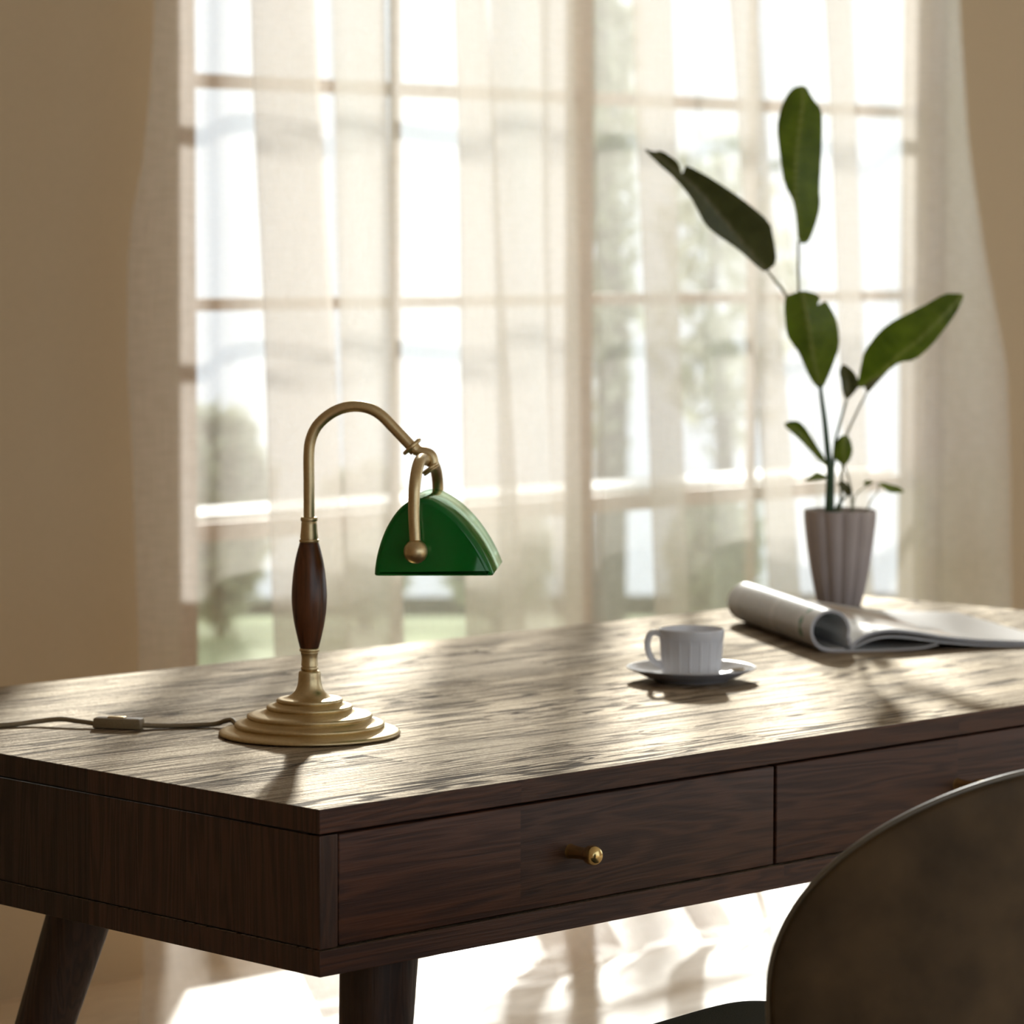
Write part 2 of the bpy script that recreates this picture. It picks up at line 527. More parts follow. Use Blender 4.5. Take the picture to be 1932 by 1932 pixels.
for zz in (FZ0, FZ1):
    box(b, FX0, FX1, Y0 - 0.08, Y0 - 0.02, zz - 0.025, zz + 0.025)
struct('window_frame', b, M['frame'], fill_win2)
struct('pane', box(bmesh.new(), FX0, FX1, Y0 - 0.052, Y0 - 0.048, FZ0, FZ1), M['glass'], fill_win2)

# french window: fixed frame, two leaves with glazing bars
win = bpy.data.objects.new('window_1', None)
COL.objects.link(win)
win.location = (2.745, 2.33, 0)
win['kind'] = 'structure'
b = bmesh.new()
box(b, WX0, 1.714, 2.28, 2.36, WZ0, WZ1, 0.003, 1)
box(b, 3.776, WX1, 2.28, 2.36, WZ0, WZ1, 0.003, 1)
box(b, 1.714, 3.776, 2.28, 2.36, WZ1 - 0.05, WZ1, 0.003, 1)
box(b, 1.714, 3.776, 2.28, 2.36, WZ0, WZ0 + 0.045, 0.003, 1)
struct('window_frame', b, M['frame'], win)
box(b := bmesh.new(), 2.716, 2.750, 2.305, 2.355, WZ0 + 0.045, WZ1 - 0.05, 0.003, 1)
struct('center_post', b, M['frame'], win)
for (xa, xb, xm) in ((1.714, 2.716, 2.238), (2.750, 3.776, 3.252)):
    b = bmesh.new()
    box(b, xm - 0.008, xm + 0.008, 2.322, 2.340, WZ0 + 0.045, WZ1 - 0.05, 0.002, 1)
    for zz, t in ((0.8415, 0.0125), (0.4415, 0.0115), (0.030, 0.017), (-0.36, 0.0115), (1.24, 0.0125)):
        box(b, xa, xb, 2.320, 2.342, H + zz - t, H + zz + t, 0.002, 1)
    s = struct('sash_bars', b, M['frame'], win)
    struct('pane', box(bmesh.new(), xa, xb, 2.3345, 2.3375, WZ0 + 0.045, WZ1 - 0.05), M['glass'], s)
struct('trim_1', box(bmesh.new(), 1.714, 3.776, 2.37, 2.575, H + 0.030, H + 0.055, 0.004, 2), M['sill'])

# ------------------------------------------------------------------ garden beyond the glass
FW, RT = V((0.7005, 0.7137, 0)), V((0.7137, -0.7005, 0))
C0 = V((-2.1873, -2.4944, 0))
def out_at(dist, t):
    return C0 + FW * dist + RT * t
b = bmesh.new()
cs = [out_at(6.6, -9), out_at(12.6, -9), out_at(12.6, 10), out_at(6.0, 10)]
top = [V((-4.5, 2.6, -0.06)), cs[1] + V((0, 0, -0.06)), cs[2] + V((0, 0, -0.06)), V((12.5, 2.6, -0.06))]
vs = [b.verts.new(p) for p in top] + [b.verts.new(p - V((0, 0, 0.1))) for p in top]
b.faces.new(vs[:4]); b.faces.new(vs[4:][::-1])
for i in range(4):
    b.faces.new((vs[i], vs[(i + 1) % 4], vs[4 + (i + 1) % 4], vs[4 + i]))
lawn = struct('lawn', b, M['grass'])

def foliage(bm, c, rx, rz, n, size):
    for _ in range(n):
        while True:
            q = V((random.uniform(-1, 1), random.uniform(-1, 1), random.uniform(-1, 1)))
            if 0.25 < q.length < 1: break
        lump = 1 + 0.25 * noise.noise(q * 2.2 + V(c))
        p = V(c) + V((q.x * rx, q.y * rx, q.z * rz)) * lump
        d = V((random.gauss(0, 1), random.gauss(0, 1), random.gauss(0, 0.7))).normalized()
        a, e = frame_from(d)
        s = size * random.uniform(0.6, 1.3)
        vs = [bm.verts.new(p - d * s), bm.verts.new(p + a * s * 0.4 + e * s * 0.1), bm.verts.new(p + d * s), bm.verts.new(p - a * s * 0.4 + e * s * 0.1)]
        bm.faces.new(vs)
    return bm

def shrub(dist, t, h, r, n, label, group=None):
    p = out_at(dist, t)
    r0 = empty('garden_shrub', (p.x, p.y, -0.06), label, 'shrub', group)
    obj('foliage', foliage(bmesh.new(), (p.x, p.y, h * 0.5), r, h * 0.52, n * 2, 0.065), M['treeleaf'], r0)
    b = bmesh.new()
    for k in range(4):
        a = k * 1.7
        tube(b, [(p.x, p.y, -0.08), (p.x + cos(a) * r * 0.3, p.y + sin(a) * r * 0.3, h * 0.35), (p.x + cos(a) * r * 0.55, p.y + sin(a) * r * 0.55, h * 0.7)], [0.015, 0.01, 0.004], 6)
    obj('stem', b, M['bark'], r0)
    return r0

def tree(dist, t, h, r, crown0, n, tr, label, size=0.07):
    p = out_at(dist, t)
    r0 = empty('garden_tree', (p.x, p.y, -0.06), label, 'tree')
    obj('trunk', tube(bmesh.new(), spline([(p.x, p.y, -0.1), (p.x + 0.02, p.y, h * 0.3), (p.x - 0.03, p.y + 0.03, h * 0.6), (p.x, p.y, h * 0.92)], 4), [tr * (1 - 0.75 * i / 12) for i in range(13)], 10), M['bark'], r0)
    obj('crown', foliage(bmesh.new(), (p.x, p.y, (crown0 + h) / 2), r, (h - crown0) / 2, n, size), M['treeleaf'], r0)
    return r0

tree(12.3, 0.34, 3.3, 0.11, 0.35, 1200, 0.07, 'slim dark tree seen through the gap just right of the central window post')
tree(13.2, 0.80, 1.75, 0.30, 0.5, 700, 0.05, 'airy light tree behind the curtain left of the raised banana leaf')
tree(13.6, 2.5, 3.2, 0.7, 1.1, 1500, 0.08, 'broad tree hidden behind the curtain at the window edge right of the plant')
shrub(12.0, -1.02, 0.74, 0.19, 900, 'low grey-green shrub seen through the clear gap at the left window edge')
shrub(12.1, -0.52, 0.52, 0.17, 900, 'low shrub behind the curtain, seen past the lamp pole')
shrub(12.1, -0.05, 0.42, 0.17, 800, 'low shrub behind the curtain, seen below the green lamp shade')
shrub(11.8, 0.70, 0.45, 0.15, 700, 'low shrub behind the curtain above the white cup')

# ------------------------------------------------------------------ curtains
def curtain(name, folds, zt, edge_l=None, edge_r=None, label='', depth=0.035, yshift=0.0, seed=0):
    """folds: list of ((x at zA), (x at zB), y offset) knots along the cloth; zA, zB heights of the two measured rows"""
    zA, zB = H + 0.97, H - 0.07
    rows = 60
    grid = []
    for i in range(rows + 1):
        t = i / rows
        z = 0.006 + (zt - 0.006) * (t ** 0.8 if t > 0 else 0)
        f = (z - zB) / (zA - zB)
        f = max(f, -0.75)
        pts = []
        for k, (xa, xb, yo) in enumerate(folds):
            x = xb + (xa - xb) * f
            if k == 0 and edge_l: x = edge_l(z)
            if k == len(folds) - 1 and edge_r: x = edge_r(z)
            # hangs close to the window above the desk, the foot drifts out into the room
            dy = 0.20 * min(1.0, max(0.0, z / 0.62)) ** 1.5
            x += dy * (0.80 + 0.2 * (x - 1.35))
            y = 1.93 + dy + yshift + yo * (1.0 + 0.25 * (1 - min(1, z / 1.8)))
            # the last hand's breadth breaks on the floor and slides forward
            k2 = max(0.0, 1 - z / 0.16)
            y -= 0.10 * k2 * k2
            pts.append((x, y, z))
        row = spline(pts, 7)
        row = [p + V((0, 0.012 * noise.noise(V((p.x * 7 + seed, z * 1.6, j * 0.05))), 0)) for j, p in enumerate(row)]
        grid.append(row)
    b = bmesh.new()
    uvl = b.loops.layers.uv.new('UVMap')
    vg = [[b.verts.new(p) for p in row] for row in grid]
    arc = [0.0]
    for j in range(1, len(grid[rows // 2])):
        arc.append(arc[-1] + (grid[rows // 2][j] - grid[rows // 2][j - 1]).length)
    for i in range(rows):
        for j in range(len(vg[0]) - 1):
            f = b.faces.new((vg[i][j], vg[i][j + 1], vg[i + 1][j + 1], vg[i + 1][j]))
            for l, (ii, jj) in zip(f.loops, ((i, j), (i, j + 1), (i + 1, j + 1), (i + 1, j))):
                l[uvl].uv = (arc[jj], grid[ii][jj].z)
    o = obj(name, b, M['linen'], origin=(2.5, 1.93, 0), angle=80)
    tag(o, label, 'curtain')
    return o

def lerp_table(tab):
    def f(z):
        z -= H
        if z >= tab[0][0]: return tab[0][1]
        for (za, xa), (zb, xb) in zip(tab, tab[1:]):
            if z >= zb:
                return xb + (xa - xb) * (z - zb) / (za - zb)
        return tab[-1][1]
    return f
EL = lerp_table([(0.943, 1.341), (0.815, 1.334), (0.686, 1.317), (0.60, 1.2945), (0.515, 1.283), (0.344, 1.276), (0.085, 1.288), (-0.13, 1.301), (-0.60, 1.304), (-0.70, 1.28), (-0.74, 1.22)])
ER = lerp_table([(1.05, 3.431), (0.78, 3.471), (0.51, 3.53), (0.289, 3.593), (0.066, 3.61), (-0.2, 3.621), (-0.74, 3.65)])
d = 0.035
LF = [(1.341, 1.298, 0.0), (1.42, 1.40, -0.03), (1.50, 1.50, 0.02), (1.58, 1.62, 0.03),
      (1.690, 1.757, 0.0), (1.60, 1.66, -0.03), (1.506, 1.537, -0.055), (1.58, 1.63, -0.075), (1.70, 1.76, -0.05),
      (1.80, 1.85, -0.03), (1.842, 1.865, -0.01), (1.80, 1.83, 0.02), (1.76, 1.80, 0.04), (1.80, 1.85, 0.055),
      (1.90, 1.93, 0.02), (2.00, 2.05, 0.0), (2.086, 2.168, -0.01), (2.03, 2.09, -0.04), (1.967, 1.983, -0.055), (2.02, 2.05, -0.08), (2.10, 2.17, -0.055),
      (2.20, 2.24, -0.02), (2.318, 2.339, 0.0), (2.24, 2.27, 0.035), (2.152, 2.188, 0.05), (2.24, 2.27, 0.075), (2.318, 2.339, 0.07)]
RF = [(2.155, 2.192, -0.06), (2.24, 2.27, -0.05), (2.318, 2.339, -0.035), (2.37, 2.40, 0.0), (2.47, 2.52, 0.01), (2.563, 2.613, 0.0), (2.49, 2.54, -0.03), (2.422, 2.467, -0.045), (2.49, 2.54, -0.07), (2.58, 2.63, -0.045),
      (2.64, 2.70, 0.0), (2.75, 2.85, 0.015), (2.813, 2.935, 0.0), (2.75, 2.86, -0.03), (2.685, 2.788, -0.045), (2.75, 2.86, -0.07), (2.84, 2.95, -0.045),
      (2.92, 3.01, 0.0), (3.03, 3.10, 0.015), (3.088, 3.162, 0.0), (3.02, 3.09, -0.03), (2.960, 3.031, -0.045), (3.02, 3.09, -0.07), (3.11, 3.18, -0.045),
      (3.20, 3.28, 0.0), (3.28, 3.38, 0.025), (3.36, 3.50, -0.01), (3.431, 3.613, 0.0)]
curtain('sheer_curtain', LF, ZC - 0.002, EL, None, 'left sheer beige linen curtain, hanging behind the green lamp', yshift=0.0, seed=1)
curtain('sheer_curtain', RF, ZC - 0.002, None, ER, 'right sheer beige linen curtain, hanging behind the potted plant', yshift=-0.01, seed=9)

# ------------------------------------------------------------------ desk
DL, DD = 1.99, 0.984
desk = empty('writing_desk', (DL / 2, DD / 2, 0), 'long dark-stained oak desk with brass-knobbed drawers and round splayed legs', 'desk')
tt = obj('tabletop', box(bmesh.new(), 0, DL, 0, DD, H - 0.0242, H, 0.0011, 2), M['desk'], desk, angle=20)
bp = obj('bottom_panel', box(bmesh.new(), 0, DL, 0, DD, H - 0.165, H - 0.1392, 0.0011, 2), M['desk'], desk, angle=20)
for o in (tt, bp):                      # upright grain on the end edges, brushed face on top
    o.data.materials.append(M['desk_side'])
    o.data.materials.append(M['desk_top'])
    for f in o.data.polygons:
        if abs(f.normal.x) > 0.9: f.material_index = 1
        elif f.normal.z > 0.9: f.material_index = 2
for xa, xb in ((0.001, 0.0245), (DL - 0.0245, DL - 0.001)):
    obj('side_panel', box(bmesh.new(), xa, xb, 0.001, DD - 0.001, H - 0.1378, H - 0.0262, 0.001, 2), M['desk_side'], desk, angle=20)
obj('back_panel', box(bmesh.new(), 0.0245, DL - 0.0245, DD - 0.02, DD - 0.002, H - 0.1378, H - 0.0262), M['desk'], desk, angle=20)
obj('dark_filler', box(bmesh.new(), 0.0028, DL - 0.0028, 0.0205, DD - 0.02, H - 0.1395, H - 0.0240), M['dark'], desk, angle=20)  # near-black filler block, added to darken the gaps and stop light leaks
dw = (DL - 2 * 0.0262 - 2 * 0.0042) / 3
for k in range(3):
    xa = 0.0262 + 0.0018 + k * (dw + 0.0042) - 0.0018
    dr = obj('drawer', box(bmesh.new(), xa, xa + dw, 0.001, 0.021, H - 0.1372, H - 0.0268, 0.0022, 3), M['desk'], desk, angle=20)
    kx, kz = xa + dw / 2, H - 0.083
    prof = arc_prof([(0.0084, 0.0), (0.0074, 0.004), (0.0066, 0.012), (0.0067, 0.022), (0.0080, 0.027)], 4) + arc_prof([(0.0096, 0.0285), (0.0104, 0.033), (0.0098, 0.038), (0.0066, 0.0420), (0.0, 0.0435)], 5)
    obj('knob', lathe(bmesh.new(), [(0.0, 0.0)] + prof, (kx, 0.002, kz), 32, (0, -1, 0)), M['brass_bright'], dr)
for (xt, yt, xb_, yb_) in ((0.128, 0.055, 0.085, 0.045), (DL - 0.128, 0.055, DL - 0.085, 0.045), (0.172, 0.585, 0.055, 0.735), (1.835, 0.905, 1.90, 0.95)):
    top_, bot_ = V((xt, yt, H - 0.164)), V((xb_, yb_, 0.0))
    b = bmesh.new()
    n = 28
    rings = []
    for i in range(7):
        t = i / 6
        p = top_.lerp(bot_, t)
        r = 0.040 - 0.018 * t
        rings.append([b.verts.new((p.x + r * cos(2 * pi * k / n), p.y + r * sin(2 * pi * k / n), p.z)) for k in range(n)])
    for i in range(6):
        for k in range(n):
            b.faces.new((rings[i][k], rings[i][(k + 1) % n], rings[i + 1][(k + 1) % n], rings[i + 1][k]))
    b.faces.new(rings[0]); b.faces.new(rings[-1][::-1])
    obj('leg', b, M['leg'], desk)

# ------------------------------------------------------------------ lamp
LX, LY = 0.3353, 0.3987
lamp = empty('desk_lamp', (LX, LY, H), 'antique brass banker lamp with green glass shade and wooden grip', 'lamp')
laz = rad(42.0)
LB, LA = V((cos(laz), sin(laz), 0)), V((sin(laz), -cos(laz), 0))
L0 = V((LX, LY, H))
def lp(a, z, bo=0.0):
    return L0 + LA * a + LB * bo + V((0, 0, z))
def step(r, z, rr=0.0022):     # rounded shoulder of a stepped ring
    return [(r - 0.0012, z - rr), (r - 0.0002, z - rr * 0.6), (r, z), (r - 0.0006, z + rr * 0.6), (r - 0.0022, z + rr * 0.95)]
prof = [(0.0, 0.0005), (0.096, 0.0005), (0.0995, 0.0005), (0.1012, 0.0012), (0.1019, 0.0026), (0.1012, 0.0044), (0.0990, 0.0056), (0.0930, 0.0068), (0.0885, 0.0078), (0.0852, 0.0092)]
prof += step(0.0842, 0.0122) + [(0.0785, 0.0151), (0.0740, 0.0160), (0.0712, 0.0178)]
prof += step(0.0704, 0.0216) + [(0.0630, 0.0246), (0.0560, 0.0258), (0.0510, 0.0270), (0.0492, 0.0284)]
prof += step(0.0484, 0.0314) + [(0.0430, 0.0340), (0.0395, 0.0350), (0.0380, 0.0364)]
prof += step(0.0373, 0.0392) + [(0.0320, 0.0416)]
prof += arc_prof([(0.0250, 0.0428), (0.0196, 0.0462), (0.0158, 0.0506), (0.0137, 0.0560), (0.0127, 0.0620), (0.0124, 0.0680), (0.0118, 0.0710), (0.0098, 0.0724)], 5)
prof += [(0.0086, 0.0727), (0.0, 0.0727)]
obj('base', lathe(bmesh.new(), prof, L0, 96), M['brass'], lamp, angle=50)
prof = [(0, 0.0726), (0.0086, 0.0726)] + arc_prof([(0.0093, 0.0730), (0.0098, 0.0748), (0.0094, 0.0766)], 4) + [(0.0085, 0.0770), (0.0085, 0.0778)] + \
    arc_prof([(0.0095, 0.0780), (0.0090, 0.0830), (0.0089, 0.0870), (0.0093, 0.0900), (0.0100, 0.0926)], 4) + [(0.0098, 0.0929), (0.0092, 0.0931), (0.0092, 0.0937)] + \
    arc_prof([(0.0106, 0.0939), (0.0112, 0.0953), (0.0111, 0.0965), (0.0106, 0.0975)], 4) + [(0.0100, 0.0977), (0, 0.0977)]
obj('lower_collar', lathe(bmesh.new(), prof, L0, 64), M['brass'], lamp, angle=50)
prof = [(0, 0.0976), (0.0100, 0.0976)] + arc_prof([(0.0106, 0.0980), (0.0136, 0.1100), (0.0172, 0.1270), (0.0194, 0.1450), (0.0198, 0.1580), (0.0190, 0.1720), (0.0168, 0.1900), (0.0136, 0.2050), (0.0105, 0.2162)], 6) + [(0, 0.2163)]
obj('wooden_grip', lathe(bmesh.new(), prof, L0, 64), M['grip'], lamp)
prof = [(0, 0.2160), (0.0100, 0.2160)] + arc_prof([(0.0106, 0.2164), (0.0111, 0.2180), (0.0106, 0.2196)], 4) + [(0.0096, 0.2199), (0.0096, 0.2206)] + \
    arc_prof([(0.0100, 0.2208), (0.0099, 0.2240), (0.0092, 0.2300), (0.0087, 0.2390)], 4) + [(0.0084, 0.2393), (0.0084, 0.2399)] + \
    arc_prof([(0.0092, 0.2401), (0.0096, 0.2420), (0.0093, 0.2436), (0.0085, 0.2444)], 4) + [(0, 0.2444)]
obj('upper_collar', lathe(bmesh.new(), prof, L0, 64), M['brass'], lamp, angle=50)
arm = [(0.0, 0.2435), (0.0, 0.28), (0.0, 0.3147), (0.0025, 0.3322), (0.0099, 0.3470), (0.0234, 0.3592), (0.0383, 0.3662), (0.0544, 0.3682), (0.0692, 0.3652), (0.0813, 0.3580), (0.0920, 0.3474), (0.1028, 0.3362), (0.1160, 0.3222)]
obj('gooseneck_arm', tube(bmesh.new(), spline([lp(a, z) for a, z in arm], 6), 0.0062, 24), M['brass'], lamp)
adir = (LA * 0.68 - V((0, 0, 0.73))).normalized()
b = lathe(bmesh.new(), [(0, -0.002)] + arc_prof([(0.0110, -0.0022), (0.0126, -0.0012), (0.0126, 0.0012), (0.0110, 0.0022)], 4) + [(0.0075, 0.0024), (0.0072, 0.0062), (0, 0.0062)], lp(0.1152, 0.3238), 40, adir)
obj('arm_flange', b, M['brass'], lamp, angle=50)
b = tube(bmesh.new(), spline([lp(a, z) for a, z in ((0.1180, 0.3205), (0.1235, 0.3185), (0.1300, 0.3172), (0.1352, 0.3150), (0.1380, 0.3106), (0.1386, 0.3050), (0.1374, 0.3005))], 6), 0.0060, 20)
obj('swivel_joint', b, M['brass'], lamp)
fd = (LA * 0.58 - V((0, 0, 0.81))).normalized()
b = lathe(bmesh.new(), [(0, -0.0032), (0.0080, -0.0032)] + arc_prof([(0.0100, -0.0028), (0.0106, -0.0014), (0.0100, -0.0001)], 4) + [(0.0093, 0.0)] + arc_prof([(0.0100, 0.0002), (0.0104, 0.0014), (0.0094, 0.0026)], 4) + [(0, 0.0028)], lp(0.1362, 0.2988), 40, fd)
obj('swivel_flange', b, M['brass'], lamp, angle=50)
HS = 0.0775
n_ = -HS - 0.014
f_ = HS + 0.012
yoke = [(0.1274, 0.218, n_), (0.1268, 0.2298, n_), (0.1256, 0.256, n_), (0.1260, 0.282, n_ + 0.001), (0.1274, 0.3000, n_ + 0.010), (0.1285, 0.3098, n_ + 0.030), (0.1290, 0.3120, n_ + 0.055),
        (0.1300, 0.3090, 0.0), (0.1330, 0.3050, f_ - 0.05), (0.1350, 0.2980, f_ - 0.026), (0.1362, 0.2860, f_ - 0.008), (0.1366, 0.2700, f_), (0.1366, 0.245, f_), (0.1366, 0.218, f_)]
b = tube(bmesh.new(), spline([lp(a, z, bo) for a, z, bo in yoke], 6), 0.0064, 20)
obj('shade_yoke', b, M['brass'], lamp)
obj('ball_finial', ball(bmesh.new(), lp(0.1276, 0.2150, n_ - 0.002), 0.0133, 36), M['brass'], lamp)
obj('ball_finial', ball(bmesh.new(), lp(0.1366, 0.2150, f_ + 0.002), 0.0133, 36), M['brass'], lamp)
sp_ = [(0.0815, 0.1868), (0.0808, 0.1895), (0.0820, 0.2010), (0.0848, 0.2143), (0.0895, 0.2289), (0.0955, 0.2421), (0.1041, 0.2553), (0.1133, 0.2646), (0.1232, 0.2698), (0.1324, 0.2718), (0.1417, 0.2706), (0.1535, 0.2647), (0.1654, 0.2562), (0.1773, 0.2450), (0.1878, 0.2325), (0.1971, 0.2187), (0.2050, 0.2042), (0.2096, 0.1936), (0.2111, 0.1897), (0.2098, 0.1878)]
pp = [(p.x, p.y) for p in spline([(a, z, 0) for a, z in sp_], 4)]
def shade_ring(bm, bo, ins):
    ring = []
    for k, (a, z) in enumerate(pp):
        a0, z0 = pp[max(k - 1, 0)]
        a1, z1 = pp[min(k + 1, len(pp) - 1)]
        tx, tz = a1 - a0, z1 - z0
        ln = math.hypot(tx, tz) or 1
        end = k in (0, len(pp) - 1)
        da = (1 if k == 0 else -1) * ins if end else tz / ln * ins
        ring.append(bm.verts.new(lp(a + da, z - (0 if end else tx / ln * ins), bo)))
    return ring
def shade_shell(bm, spec):
    rs = [shade_ring(bm, bo, ins) for bo, ins in spec]
    for A_, B_ in zip(rs, rs[1:]):
        for k in range(len(pp) - 1):
            bm.faces.new((A_[k], A_[k + 1], B_[k + 1], B_[k]))
    bm.faces.new(rs[0]); bm.faces.new(rs[-1][::-1])
    return [r[0] for r in rs] + [r[-1] for r in rs[::-1]]
b = bmesh.new()
E_ = ((-HS, 0.0065), (-HS + 0.0007, 0.0040), (-HS + 0.0026, 0.0015), (-HS + 0.0060, 0.0), (HS - 0.0060, 0.0), (HS - 0.0026, 0.0015), (HS - 0.0007, 0.0040), (HS, 0.0065))
lo = shade_shell(b, E_)
li = shade_shell(b, [(bo * (HS - 0.003) / HS, ins + 0.003) for bo, ins in E_])
for k in range(len(lo)):
    k2 = (k + 1) % len(lo)
    b.faces.new((lo[k], lo[k2], li[k2], li[k]))
obj('glass_shade', b, M['shade'], lamp, angle=60)
# flex with its in-line switch
cpts = [(0.290, 0.470, 0.006), (0.2985, 0.4885, 0.0105), (0.3030, 0.505, 0.0085), (0.2985, 0.518, 0.0040), (0.280, 0.530, 0.0030), (0.255, 0.545, 0.0030), (0.2235, 0.5655, 0.0045)]
obj('cord', tube(bmesh.new(), spline([(x, y, H + z) for x, y, z in cpts], 8), 0.0029, 12), M['cordm'], lamp)
cpts = [(0.1985, 0.6045, 0.0045), (0.187, 0.630, 0.0065), (0.178, 0.650, 0.0075), (0.160, 0.668, 0.0050), (0.135, 0.678, 0.0030), (0.095, 0.692, 0.0030), (0.055, 0.722, 0.0030), (0.040, 0.775, 0.0030), (0.060, 0.835, 0.0030), (0.110, 0.870, 0.0050), (0.150, 0.880, 0.0110)]
obj('cord', tube(bmesh.new(), spline([(x, y, H + z) for x, y, z in cpts], 8), 0.0029, 12), M['cordm'], lamp)
b = lathe(bmesh.new(), [(0, 0)] + arc_prof([(0.0040, 0.0), (0.0065, 0.006), (0.0105, 0.018), (0.0110, 0.034)], 4) + [(0, 0.034)], (0.146, 0.8795, H + 0.0112), 24, (1, 0.15, 0))
pl = obj('plug', b, M['cordm'], lamp)
for o_ in (-0.005, 0.005):
    obj('pin', tube(bmesh.new(), [(0.178 - 0.15 * o_, 0.8843 + o_, H + 0.0112), (0.197 - 0.15 * o_, 0.8871 + o_, H + 0.0112)], 0.0019, 10), M['brass_bright'], pl)
p0, p1 = V((0.2268, 0.5605, H)), V((0.1955, 0.6095, H))
sx = (p1 - p0).normalized()
sy = V((-sx.y, sx.x, 0))
def oriented_box(c, ex, ey, lx, ly, z0, z1, bev, taper=1.0):
    b = bmesh.new()
    vs = []
    for i in (-1, 1):
        for j in (-1, 1):
            for z in (z0, z1):
                vs.append(b.verts.new(c + ex * i * lx * (taper if z == z1 else 1) + ey * j * ly + V((0, 0, z))))
    for f in ((0, 1, 3, 2), (4, 6, 7, 5), (0, 4, 5, 1), (2, 3, 7, 6), (0, 2, 6, 4), (1, 5, 7, 3)):
        b.faces.new([vs[i] for i in f])
    bmesh.ops.bevel(b, geom=b.edges[:], offset=bev, segments=2, profile=0.5, affect='EDGES')
    return b
sc = (p0 + p1) / 2
sw = obj('inline_switch', oriented_box(sc, sx, sy, 0.029, 0.0085, 0.0006, 0.0125, 0.0018, 0.96), M['cordm'], lamp)
b = oriented_box(sc + sx * 0.002, sx, sy, 0.010, 0.005, 0.0115, 0.0140, 0.0007)
obj('rocker', b, M['brass'], sw)

# ------------------------------------------------------------------ cup, saucer and spoon
CX, CY = 1.0058, 0.4352
prof = [(0.0, 0.0035), (0.040, 0.0035), (0.041, 0.0), (0.046, 0.0), (0.048, 0.0022), (0.060, 0.0058), (0.072, 0.0112), (0.0795, 0.0150), (0.0818, 0.0162), (0.0822, 0.0172), (0.0812, 0.0178), (0.0790, 0.0172), (0.0715, 0.0136), (0.060, 0.0084), (0.048, 0.0058), (0.0345, 0.0056), (0.0340, 0.0062), (0.0, 0.0062)]
sau = obj('saucer', lathe(bmesh.new(), prof, (CX, CY, H), 96), M['porcelain'], origin=(CX, CY, H), angle=50)
tag(sau, 'white porcelain saucer under the coffee cup on the desk', 'saucer')
CZ = H + 0.0064
cup = empty('coffee_cup', (CX, CY, CZ), 'small white fluted porcelain cup standing on a saucer', 'cup')
def flute(r, h, t):
    if r < 0.030 or h > 0.0475 or h < 0.004: return r
    k = (t * 18 / (2 * pi)) % 1.0
    s = min(1.0, (0.0475 - h) / 0.004)
    return r - 0.0011 * s * (1 - abs(2 * k - 1)) ** 0.25
prof = [(0, 0.0022), (0.0300, 0.0022), (0.0310, 0.0), (0.0345, 0.0), (0.0362, 0.0015), (0.0374, 0.0045), (0.0378, 0.008), (0.0384, 0.016), (0.0390, 0.024), (0.0396, 0.032), (0.0401, 0.040), (0.0404, 0.044), (0.0406, 0.0470), (0.0408, 0.0480), (0.0410, 0.0530), (0.0412, 0.0575), (0.0410, 0.0588), (0.0402, 0.0592), (0.0394, 0.0585), (0.0386, 0.050), (0.0372, 0.030), (0.0355, 0.010), (0.030, 0.0045), (0, 0.0040)]
obj('bowl', lathe(bmesh.new(), prof, (CX, CY, CZ), 18 * 12, None, flute), M['porcelain'], cup, angle=30)
hd = V((-0.78, 0.62, 0)).normalized()
hp = [(0.0392, 0.0520), (0.0450, 0.0545), (0.0520, 0.0530), (0.0556, 0.0455), (0.0560, 0.0360), (0.0530, 0.0260), (0.0470, 0.0175), (0.0372, 0.0130)]
obj('handle', tube(bmesh.new(), spline([V((CX, CY, CZ + z)) + hd * a for a, z in hp], 6), 0.0030, 14, True, 1.35), M['porcelain'], cup)
# spoon along the near side of the saucer, bowl to the right
spo = empty('teaspoon', (CX, CY, H + 0.0085), 'small steel teaspoon lying on the saucer in front of the cup', 'spoon')
ra, fa = V((0.7137, -0.7005, 0)), V((0.7005, 0.7137, 0))
def spt(a, f, z): return V((CX, CY, H + z)) + ra * a + fa * f
b = tube(bmesh.new(), spline([spt(-0.022, -0.064, 0.0145), spt(-0.002, -0.0575, 0.0120), spt(0.020, -0.048, 0.0110), spt(0.040, -0.036, 0.0130), spt(0.050, -0.026, 0.0150)], 6), [0.0030 - 0.0014 * i / 24 for i in range(25)], 10, True, 0.5)
obj('handle', b, M['steel'], spo)
b = bmesh.new()
cc, bd = spt(0.0595, -0.010, 0.0155), (ra * 0.45 + fa * 0.9).normalized()
bs = V((-bd.y, bd.x, 0))
rows = []
for i in range(9):
    t = i / 8 * 2 - 1
    wv = math.sqrt(max(0.0, 1 - t * t)) * 0.0105 + 0.0006
    row = []
    for j in range(9):
        u_ = j / 8 * 2 - 1
        dep = 0.0040 * (1 - t * t) * (1 - u_ * u_)
        row.append(b.verts.new(cc + bd * t * 0.0165 + bs * u_ * wv - V((0, 0, dep))))
    rows.append(row)
for i in range(8):
    for j in range(8):
        b.faces.new((rows[i][j], rows[i][j + 1], rows[i + 1][j + 1], rows[i + 1][j]))
bmesh.ops.recalc_face_normals(b, faces=b.faces)
bmesh.ops.solidify(b, geom=b.faces[:], thickness=0.0008)
obj('spoon_bowl', b, M['steel'], spo)

